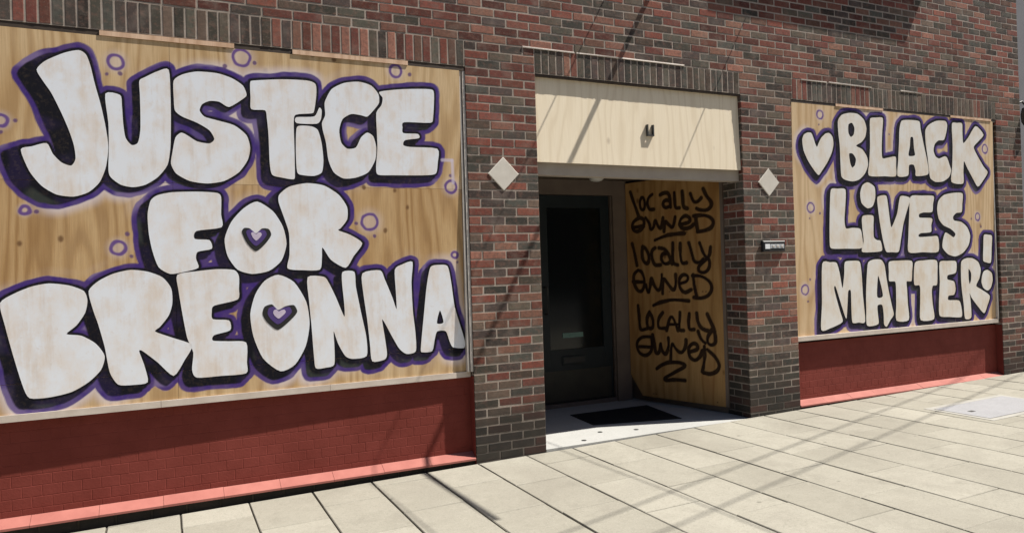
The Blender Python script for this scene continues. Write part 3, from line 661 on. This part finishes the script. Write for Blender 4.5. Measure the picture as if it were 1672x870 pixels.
# ------------------------------------------------------------------ painted boards
def outline(pts, n=4):
    """closed smooth outline through the traced points"""
    p = np.array(pts, float) / 1000; a, c_, d = np.roll(p, 1, 0), np.roll(p, -1, 0), np.roll(p, -2, 0)
    out = []
    for t in np.arange(n) / n:
        m0, m1 = .36 * (c_ - a), .36 * (d - p)
        out.append((2 * t**3 - 3 * t**2 + 1) * p + (t**3 - 2 * t**2 + t) * m0 + (3 * t**2 - 2 * t**3) * c_ + (t**3 - t**2) * m1)
    return np.stack(out, 1).reshape(-1, 2)
def open_smooth(pts, it=2):
    p = np.array(pts, float) / 1000
    for _ in range(it):
        a, b = p[:-1], p[1:]; m = np.stack([.75 * a + .25 * b, .25 * a + .75 * b], 1).reshape(-1, 2)
        p = np.vstack([p[:1], m[1:-1], p[-1:]])
    return p
def seg_dist(X, Z, a, b):
    d = b - a; L = max(d @ d, 1e-12); t = np.clip(((X - a[0]) * d[0] + (Z - a[1]) * d[1]) / L, 0, 1)
    return np.hypot(X - a[0] - t * d[0], Z - a[1] - t * d[1])
def poly_sdf(X, Z, polys):
    """signed distance, negative inside; holes by even-odd"""
    D_ = np.full(X.shape, 9.0); ins = np.zeros(X.shape, bool)
    for P_ in polys:
        for i in range(len(P_)):
            a, b = P_[i], P_[(i + 1) % len(P_)]
            D_ = np.minimum(D_, seg_dist(X, Z, a, b))
            if a[1] != b[1]:
                c_ = ((Z >= a[1]) != (Z >= b[1])) & (X < (b[0] - a[0]) * (Z - a[1]) / (b[1] - a[1]) + a[0]); ins ^= c_
    return np.where(ins, -D_, D_)
def vnoise(X, Z, s, seed):
    """smooth value noise in 0..1"""
    rg = np.random.RandomState(seed); T = rg.rand(97, 97); x, z = X * s + 500, Z * s + 500
    xi, zi = np.floor(x).astype(int), np.floor(z).astype(int); fx, fz = x - xi, z - zi
    fx = fx * fx * (3 - 2 * fx); fz = fz * fz * (3 - 2 * fz); g_ = lambda i, j: T[(xi + i) % 97, (zi + j) % 97]
    return (g_(0, 0) * (1 - fx) + g_(1, 0) * fx) * (1 - fz) + (g_(0, 1) * (1 - fx) + g_(1, 1) * fx) * fz
def sstep(x, a, b):
    t = np.clip((x - a) / (b - a), 0, 1); return t * t * (3 - 2 * t)

class Canvas:
    """spray and marker paint on a board: straight (colour, coverage) per grid point"""
    def __init__(s, x0, x1, z0, z1, h):
        s.xs = np.linspace(x0, x1, int(round((x1 - x0) / h)) + 1); s.zs = np.linspace(z0, z1, int(round((z1 - z0) / h)) + 1)
        s.X, s.Z = np.meshgrid(s.xs, s.zs, indexing='ij'); s.rgb = np.zeros(s.X.shape + (3,)); s.a = np.zeros(s.X.shape)
    def over(s, al, col):
        al = np.clip(al, 0, 1); na = al + s.a * (1 - al); k_ = np.where(na > 1e-5, al / np.maximum(na, 1e-5), 0)
        s.rgb = s.rgb * (1 - k_[..., None]) + np.array(col) * k_[..., None]; s.a = na
    def window(s, x0, x1, z0, z1):
        i0, i1 = np.searchsorted(s.xs, [x0, x1]); j0, j1 = np.searchsorted(s.zs, [z0, z1]); return slice(i0, i1), slice(j0, j1)
PURPLE, BLACKP, LILAC = (.050, .024, .185), (.007, .007, .012), (.68, .61, .64)
def spray_letters(cv, letters, ext_for, black_w, purple_w, seed):
    """outline, block shadow and purple edge round a set of letters"""
    sd = np.full(cv.X.shape, 9.0); blk = np.full(cv.X.shape, 9.0); m = .30
    for i, (nm, polys) in enumerate(letters):
        P_ = [outline(q) for q in polys]; lo = P_[0].min(0) - m; hi = P_[0].max(0) + m
        sx, sz = cv.window(lo[0], hi[0], lo[1], hi[1])
        if sx.start >= sx.stop or sz.start >= sz.stop: continue
        X, Z = cv.X[sx, sz], cv.Z[sx, sz]
        sd[sx, sz] = np.minimum(sd[sx, sz], poly_sdf(X, Z, P_))
        ex, ez = ext_for(i, nm)
        for t in (0, .5, 1):
            blk[sx, sz] = np.minimum(blk[sx, sz], poly_sdf(X - ex * t, Z - ez * t, P_[:1]))
    n1 = vnoise(cv.X, cv.Z, 9, seed); n2 = vnoise(cv.X, cv.Z, 26, seed + 1); n3 = vnoise(cv.X, cv.Z, 2.3, seed + 2)
    wob = (n1 - .5) * .014 + (n2 - .5) * .005
    haze = sstep(n3, .40, .75) * (1 - sstep(blk, purple_w, purple_w + .085))
    cv.over(haze * .85, LILAC)
    pur = 1 - sstep(blk + wob, black_w + purple_w - .004, black_w + purple_w + .004)
    cv.over(pur * (.90 + .1 * n2), tuple(np.array(PURPLE) * 1.0))
    lil = sstep(vnoise(cv.X, cv.Z, 6, seed + 5), .66, .86) * pur * sstep(sd, black_w + .012, black_w + .03)
    cv.over(lil * .35, (.42, .33, .50))
    b_ = 1 - sstep(blk + wob * .8, black_w - .004, black_w + .005)
    edge = 1 - sstep(sd + wob * .3, black_w * .9 - .003, black_w * .9 + .006)
    cv.over(np.maximum(b_ * (.86 + .14 * sstep(n1, .25, .6)), edge), BLACKP)
    green = b_ * sstep(vnoise(cv.X, cv.Z, 5, seed + 9), .6, .85) * sstep(sd, .03, .05)
    cv.over(green * .30, (.10, .12, .10))
    return sd
def rings(cv, rs, dots, nails, seed):
    n2 = vnoise(cv.X, cv.Z, 30, seed)
    for i, (x, z, r_) in enumerate(rs):
        x, z, r_ = x / 1000, z / 1000, r_ / 1000
        d = np.abs(np.hypot((cv.X - x), (cv.Z - z)) - r_ * .82 + (n2 - .5) * .008)
        cv.over((1 - sstep(np.hypot(cv.X - x, cv.Z - z), r_ * .6, r_ * 1.9)) * .35, LILAC)
        cv.over((1 - sstep(d, .006, .015)) * .95, (.12, .06, .24))
    for x, z in dots:
        cv.over((1 - sstep(np.hypot(cv.X - x / 1000, cv.Z - z / 1000) + (n2 - .5) * .01, .008, .017)) * .85, (.10, .05, .16))
    for x, z in nails:
        cv.over((1 - sstep(np.hypot(cv.X - x / 1000, (cv.Z - z / 1000) * .8) + (n2 - .5) * .01, .008, .022)) * .8, (.12, .055, .025))
def sheet(name, cv, place, thick, mat, parent, label=None, trim=None):
    """board as a fine grid carrying its paint, with edges and back; place(x, z) -> point, and its outward normal is -y-ish"""
    nx, nz = cv.X.shape; pts = place(cv.X, cv.Z); back = place(cv.X, cv.Z, thick)
    v = pts.reshape(-1, 3); idx = np.arange(nx * nz).reshape(nx, nz)
    f = np.stack([idx[:-1, :-1], idx[1:, :-1], idx[1:, 1:], idx[:-1, 1:]], -1).reshape(-1, 4)
    if trim is not None:
        keep = ~trim(.25 * (cv.X[:-1, :-1] + cv.X[1:, :-1] + cv.X[1:, 1:] + cv.X[:-1, 1:]), .25 * (cv.Z[:-1, :-1] + cv.Z[1:, :-1] + cv.Z[1:, 1:] + cv.Z[:-1, 1:])).reshape(-1); f = f[keep]
    f = f.tolist(); n = nx * nz
    cs = [(0, 0), (nx - 1, 0), (nx - 1, nz - 1), (0, nz - 1)]
    if trim is None:
        ev = [pts[i, j] for i, j in cs] + [back[i, j] for i, j in cs]
        f += [[n + (i + 1) % 4, n + i, n + 4 + i, n + 4 + (i + 1) % 4] for i in range(4)] + [[n + 7, n + 6, n + 5, n + 4]]
        v = np.vstack([v, np.array(ev)])
    me = bpy.data.meshes.new(name); me.from_pydata(v.tolist(), [], f); me.update()
    arr = np.zeros((len(v), 4), np.float32); arr[:n, :3] = cv.rgb.reshape(-1, 3); arr[:n, 3] = cv.a.reshape(-1)
    ca = me.color_attributes.new('paint', 'FLOAT_COLOR', 'POINT'); ca.data.foreach_set('color', arr.ravel())
    o = add(name, me, mat, parent, (0, 0, 0))
    if label: tag(o, label)
    return o
def flat_letter(name, polys, place, lift, mat, parent, label):
    P_ = [outline(q) for q in polys]; tri = tessellate_polygon([[Vector((a, b, 0)) for a, b in q] for q in P_])
    allp = np.vstack(P_); pts = place(allp[:, 0], allp[:, 1], -lift); pb = place(allp[:, 0], allp[:, 1], .0008); n = len(allp)
    f = []
    for t in tri:
        a, b, c_ = (Vector((allp[i][0], allp[i][1])) for i in t)
        cw = (b - a).cross(c_ - a) < 0
        f.append(tuple(reversed(t)) if cw else tuple(t))
    s0 = 0
    for q in P_:
        m = len(q); f += [(s0 + i, s0 + (i + 1) % m, n + s0 + (i + 1) % m, n + s0 + i) for i in range(m)]; s0 += m
    o = add(name, mesh(name, np.vstack([pts, pb]), f), mat, parent); tag(o, label); return o

ZB = .70
def place_left(x, z, back=0.0):
    yb = .022 + (np.asarray(x) + 3.0) * .0098
    y = .003 + (yb - .003) * (3.012 - z) / (3.012 - .66)
    return np.stack([np.asarray(x) + 0 * y, y + back, np.asarray(z) + 0 * y], -1)
ML = empty('mural_board', (-1.6, .02, .66))
tag(ML, 'large plywood window board painted JUSTICE FOR BREONNA in white bubble letters', 'mural')
def ext_left(i, nm):
    return (-.088, -.034) if i == 0 else ((-.030, -.02) if i in (1, 2) else (-.046, -.044))
for x0, x1, z0, z1, wood in [(p_, q_, r_, s_, t_) for p_, q_ in ((XL + .005, -2.0618), (-2.0602, -.046)) for r_, s_, t_ in ((ZB, .8792, M_PLY_A), (.8808, 2.0992, M_PLY_D), (2.1008, 3.011, M_PLY_A))]:
    cv = Canvas(x0, x1, z0, z1, .0056)
    spray_letters(cv, LETTERS_LEFT, ext_left, .017, .030, 21)
    rings(cv, RINGS_LEFT, DOTS_LEFT, NAILS_LEFT, 5)
    # spray drips and a lilac tag stroke by the last E
    for (ax, az, bx, bz) in ((-.20, 2.32, -.12, 2.32), (-.12, 2.32, -.115, 2.15)):
        cv.over((1 - sstep(seg_dist(cv.X, cv.Z, np.array((ax, az)), np.array((bx, bz))), .006, .018)) * .7, (.62, .55, .66))
    sheet('plywood_sheet', cv, place_left, .015, wood, ML)
for nm, polys in LETTERS_LEFT:
    flat_letter('letter', polys, place_left, .0013, M_WHITE_A, ML, 'white painted bubble letter %s' % nm if 'dot' not in nm else 'white painted tick over the small i')
for q in HEARTS_LEFT:
    h_ = flat_letter('heart', [q], place_left, .0026, M_BLACK, ML, 'dark purple and black heart painted inside the letter O')
    c0 = np.mean(q, 0)
    for kx, mt, lf in ((.70, 'purple', .0036), (.36, 'lilac', .0046)):
        qq = [tuple(c0 + (np.array(p_) - c0) * kx + np.array((0, 3))) for p_ in q]
        mm = bpy.data.materials.get(mt + '_paint') or mottled(mt + '_paint', *(((.06, .035, .16), (.10, .06, .23)) if mt == 'purple' else ((.50, .42, .56), (.62, .55, .66))), 14, .6, 0)
        flat_letter('heart_centre', [qq], place_left, lf, mm, ML, mt + ' centre of the painted heart')
for a, b in ((-2.455, -1.665), (-1.285, -.455)):
    MB().box(a, b, -.003, .004, 3.0125, 3.043).build('batten', M_BATTEN, ML)
for i in range(3):
    a, b = XL + .006 + i * 1.079, XL + .006 + (i + 1) * 1.079 - .002
    v, f = boxvf(a, min(b, -.012), -.010, .028, .657, .699); v = [(x, y + .022 + (x + 3) * .0098, z) for x, y, z in v]
    MB().put(v, f).build('bottom_trim', M_PALETRIM, ML)
MB().box(-.044, -.030, .012, .05, .70, 3.011).build('side_trim', M_ALU, ML)
MB().box(-.029, -.022, .024, .06, .70, 3.011).build('side_trim', M_STEEL, ML)
MB().box(-.021, -.002, .006, .06, .70, 3.011).build('side_trim', M_ALU, ML)

def place_right(x, z, back=0.0):
    y = .003 + .039 * (3.020 - z) / (3.020 - .70) + 0 * np.asarray(x)
    return np.stack([np.asarray(x) + 0 * y, y + back, np.asarray(z) + 0 * y], -1)
MR = empty('mural_board', (5.0, .02, .70))
tag(MR, 'plywood window board painted BLACK LIVES MATTER! with a white heart', 'mural')
for x0, x1 in ((P3 + .012, 4.6345), (4.6355, 5.8545), (5.8555, 6.585)):
    cv = Canvas(x0, x1, .735, 3.018, .0095)
    spray_letters(cv, LETTERS_RIGHT, lambda i, nm: (-.035, -.032), .026, .030, 61)
    rings(cv, RINGS_RIGHT, DOTS_RIGHT, [], 6)
    sheet('plywood_sheet', cv, place_right, .015, M_PLY_B, MR)
for nm, polys in LETTERS_RIGHT:
    flat_letter('heart' if nm == 'heart' else 'letter', polys, place_right, .0013, M_WHITE_B, MR, 'cream painted heart before the word BLACK' if nm == 'heart' else 'cream painted letter %s' % nm if 'dot' not in nm else 'cream painted round dot')
for a, b in ((4.02, 4.72), (5.82, 6.55)):
    MB().box(a, b, -.003, .004, 3.0195, 3.043).build('batten', M_BATTEN, MR)
MB().box(P3 + .008, 6.60, .018, .05, .690, .734).build('bottom_trim', M_PALETRIM, MR)
MB().box(6.588, 6.604, .016, .05, .735, 3.018).build('side_trim', M_ALU, MR)
MB().box(6.606, 6.632, .026, .05, .70, 3.018).build('side_trim', M_STEEL, MR)

# cream board over the entrance
def place_head(x, z, back=0.0):
    y = .034 - .016 * (3.028 - z) / .69 + 0 * np.asarray(x)
    return np.stack([np.asarray(x) + 0 * y, y + back, np.asarray(z) + 0 * y], -1)
H = empty('header_board', (1.69, .03, 2.337))
tag(H, 'cream painted plywood panel fixed over the entrance, crossed by cable shadows', 'board')
cv = Canvas(P1 + .006, P2 - .006, 2.337, 3.029, .05)
k = M_CREAM
sheet('panel', cv, place_head, .014, M_CREAM, H)
hk = MB().box(1.700, 1.712, 0.002, .026, 2.60, 2.70).box(1.760, 1.772, 0.002, .026, 2.60, 2.70).box(1.7125, 1.7595, 0.002, .010, 2.60, 2.612)
hk.build('hook_bracket', M_STEEL, H)

# side board with marker writing
A1, A0 = np.array((2.448, 1.438)), np.array((2.762, .300))
EU = (A0 - A1); LU = float(np.hypot(*EU)); EU = EU / LU; NU = np.array((EU[1], -EU[0]))   # along the board, and out of it
if NU[0] > 0: NU = -NU
def place_side(u, z, back=0.0):
    u = np.asarray(u); q = A1 + (NU * .02) - NU * back
    return np.stack([q[0] + EU[0] * u + 0 * z, q[1] + EU[1] * u + 0 * z, z + 0 * u], -1)
T = empty('lettered_board', (2.62, .9, .03))
tag(T, 'brown plywood side board of the entrance with LOCALLY OWNED written three times in black marker', 'board')
cv = Canvas(.004, LU - .004, .085, 2.372, .0075)
dmin = np.full(cv.X.shape, 9.0)
for st in STROKES:
    q = open_smooth(st)
    for a, b in zip(q[:-1], q[1:]):
        dmin = np.minimum(dmin, seg_dist(cv.X, cv.Z, a * (LU / 1.242, 1), b * (LU / 1.242, 1)))
nz_ = vnoise(cv.X, cv.Z, 14, 3)
cv.over((1 - sstep(dmin + (nz_ - .5) * .010, .017, .024)) * (.92 + .08 * nz_), (.014, .007, .007))
cv.over(sstep(vnoise(cv.X, cv.Z * .5, 5, 8), .6, .9) * (1 - sstep(dmin, .05, .02)) * .25, (.30, .12, .04))
rg = random.Random(2)
for _ in range(16):
    cx, cz = rg.uniform(.05, LU - .05), rg.choice((.12, .6, 1.2, 1.8, 2.33)); cv.over((1 - sstep(np.hypot(cv.X - cx, cv.Z - cz), .005, .013)) * .7, (.07, .04, .02))
sheet('plywood_sheet', cv, place_side, .018, M_PLY_C, T, trim=lambda u, z: (u / .16 + (z - .085) / .22 < 1) & (u < .16))
MB().put(*(lambda P_: ([tuple(x) for x in P_], [(0, 1, 2, 3), (7, 6, 5, 4), (1, 0, 4, 5), (2, 1, 5, 6), (3, 2, 6, 7), (0, 3, 7, 4)]))(
    [place_side(LU - .003, z_, b_) for z_, b_ in ((.085, -.002), (.085, .018), (2.372, .018), (2.372, -.002))] + [place_side(LU + .03, z_, b_) for z_, b_ in ((.085, -.002), (.085, .018), (2.372, .018), (2.372, -.002))])).build('edge_batten', M_FRAME, T)

# ------------------------------------------------------------------ small things
DM = empty('door_mat', (1.9, .8, .022)); tag(DM, 'black ribbed rubber mat lying in front of the dark door', 'mat')
fl = lambda a, b, t: (a[0] + (b[0] - a[0]) * t, a[1] + (b[1] - a[1]) * t)
mfl, mfr, mbr, mbl = (1.40, .56), (2.24, .345), (2.36, 1.06), (1.45, 1.07)
MB().prism([mfl, mfr, mbr, mbl], .0222, .030, 'z').build('mat_base', M_RUBBER, DM)
rb = MB()
for i in range(14):
    t0, t1 = .04 + i * .0665, .04 + i * .0665 + .035
    q = [fl(fl(mfl, mbl, t0), fl(mfr, mbr, t0), .03), fl(fl(mfl, mbl, t0), fl(mfr, mbr, t0), .97), fl(fl(mfl, mbl, t1), fl(mfr, mbr, t1), .97), fl(fl(mfl, mbl, t1), fl(mfr, mbr, t1), .03)]
    rb.prism(q, .0302, .034, 'z')
rb.build('ribs', M_RUBBER, DM)

L_ = empty('ceiling_light', (1.87, 1.12, 2.40)); tag(L_, 'small round opal ceiling light under the entrance soffit', 'ceiling light')
def lathe(prof, cx, cy, n=24):
    v = []; f = []
    for r_, z in prof:
        for j in range(n): v.append((cx + r_ * math.cos(2 * math.pi * j / n), cy + r_ * math.sin(2 * math.pi * j / n), z))
    for i in range(len(prof) - 1):
        for j in range(n): f.append((i * n + j, (i + 1) * n + j, (i + 1) * n + (j + 1) % n, i * n + (j + 1) % n))
    f.append(tuple((len(prof) - 1) * n + j for j in range(n)))
    return MB().put(v, f)
lathe([(.085, 2.399), (.085, 2.385), (.078, 2.383)], 1.87, 1.12).build('base_ring', M_ALU, L_, smooth=False)
lathe([(.076, 2.3845), (.072, 2.368), (.055, 2.353), (.03, 2.345), (.008, 2.343)], 1.87, 1.12).build('diffuser', M_LAMP, L_, smooth=True)

I = empty('wall_intercom', (3.105, 0, 1.565)); tag(I, 'black intercom box with a silver name strip on the brick pier', 'intercom')
MB().box(2.965, 3.245, -.030, -.001, 1.568, 1.672, c=.008).build('housing', M_BLACK, I)
MB().box(2.985, 3.045, -.034, -.0302, 1.596, 1.640, c=.001).build('name_label', M_LABELWHITE, I)
MB().box(3.050, 3.225, -.033, -.0302, 1.600, 1.638, c=.001).build('silver_strip', M_SILVER, I)
for i in range(3):
    x = 3.075 + i * .055; MB().box(x, x + .026, -.036, -.0332, 1.611, 1.629, c=.001).build('call_button', M_ALU, I)

WL = empty('wall_lantern', (XE, .06, 3.1)); tag(WL, 'black round lantern on a bracket at the far corner of the brick building', 'lantern')
MB().tube([(XE - .005, .05, 3.26), (XE + .08, .02, 3.30), (XE + .125, -.02, 3.22)], .012).build('bracket', M_STEEL, WL, smooth=True)
lathe([(.02, 3.235), (.06, 3.22), (.075, 3.15), (.07, 3.06), (.04, 3.0), (.01, 2.99)], XE + .125, -.02).build('globe', M_BLACK, WL, smooth=True)

G = empty('grey_building', (12, 3, 0)); tag(G, 'plain grey rendered building just beyond the end of the brick wall', 'building')
gb = MB().box(7.9, 17, .45, 9, -.4, 9.5); gb.build('wall', M_GREYWALL, G)
MB().box(7.85, 17.05, .38, 9, 9.5005, 9.8).build('parapet', M_STONE, G)
for i in range(3):
    for j in range(2):
        x = 9.0 + i * 2.5; z = 1.0 + j * 3.6
        w_ = MB().box(x, x + 1.4, .43, .449, z, z + 2.0).build('window', M_GLASS, G)
        MB().box(x - .08, x + 1.48, .36, .449, z - .12, z - .001).build('window_sill', M_STONE, G)

# overhead things that only their shadows bring into the picture
FP = empty('flagpole', (2.06, 0, 4.35)); tag(FP, 'thin bare flagpole standing straight out from the brick wall above', 'pole')
MB().tube([(2.06, .0, 4.35), (2.10, -1.0, 4.35), (2.14, -2.05, 4.35)], [.023, .022, .021]).build('pole', M_STEEL, FP, smooth=True)
lathe([(.05, 4.285), (.05, 4.415)], 2.06, -.02, 16).build('socket', M_STEEL, FP)
for x, z, r_, lb in ((1.65, 4.36, .006, 'thin black service cable leaving the wall beside the flagpole'), (3.21, 4.38, .006, 'thin black service cable leaving the wall under the shadow slab')):
    pts = [(x + .05 * t, -t, z + .010 * t * t - .02 * t) for t in np.linspace(0, 9, 19)]
    tag(MB().tube(pts, r_, 6).build('service_cable', M_BLACK, None, (x, 0, z), True), lb, 'cable')
for dy, dz, lb in ((0, 0, 'black overhead cable sagging along the street above the pavement'), (-.42, .05, 'second black overhead cable strung outside the first along the street')):
    pts = []
    for t in np.linspace(-14, 12.5, 40):
        y = -2.66 + .27 * (t - 3.95) + dy; pts.append((t, y, 6.2 + dz + .004 * (t - 3) ** 2))
    tag(MB().tube(pts, .009, 6).build('overhead_cable', M_BLACK, None, pts[0], True), lb, 'cable')

# building added unseen behind the viewer, to darken the glass and cut skylight
OB = empty('added_facing_building', (3, -24, 0)); tag(OB, 'dark brick building added across the street, unseen, to darken the glass', 'building')
ob = MB().box(-30, 34, -34, -20, -.4, 10.5).build('wall', M_FARBRICK, OB)
MB().box(-30.1, 34.1, -34, -19.8, 10.501, 10.9).build('cornice', M_STONE, OB)
for i in range(16):
    for j in range(2):
        x, z = -28 + i * 3.9, 1.0 + j * 4.6
        MB().box(x, x + 2.0, -20.0, -19.97, z, z + 2.6).build('window', M_GLASS, OB)
        MB().box(x - .1, x + 2.1, -20.0, -19.85, z - .16, z - .002).build('window_sill', M_STONE, OB)
tag(MB().box(-30, 34, -19.999, -16.0, -.4, -.08).build('pavement', M_KERB), kind='structure')
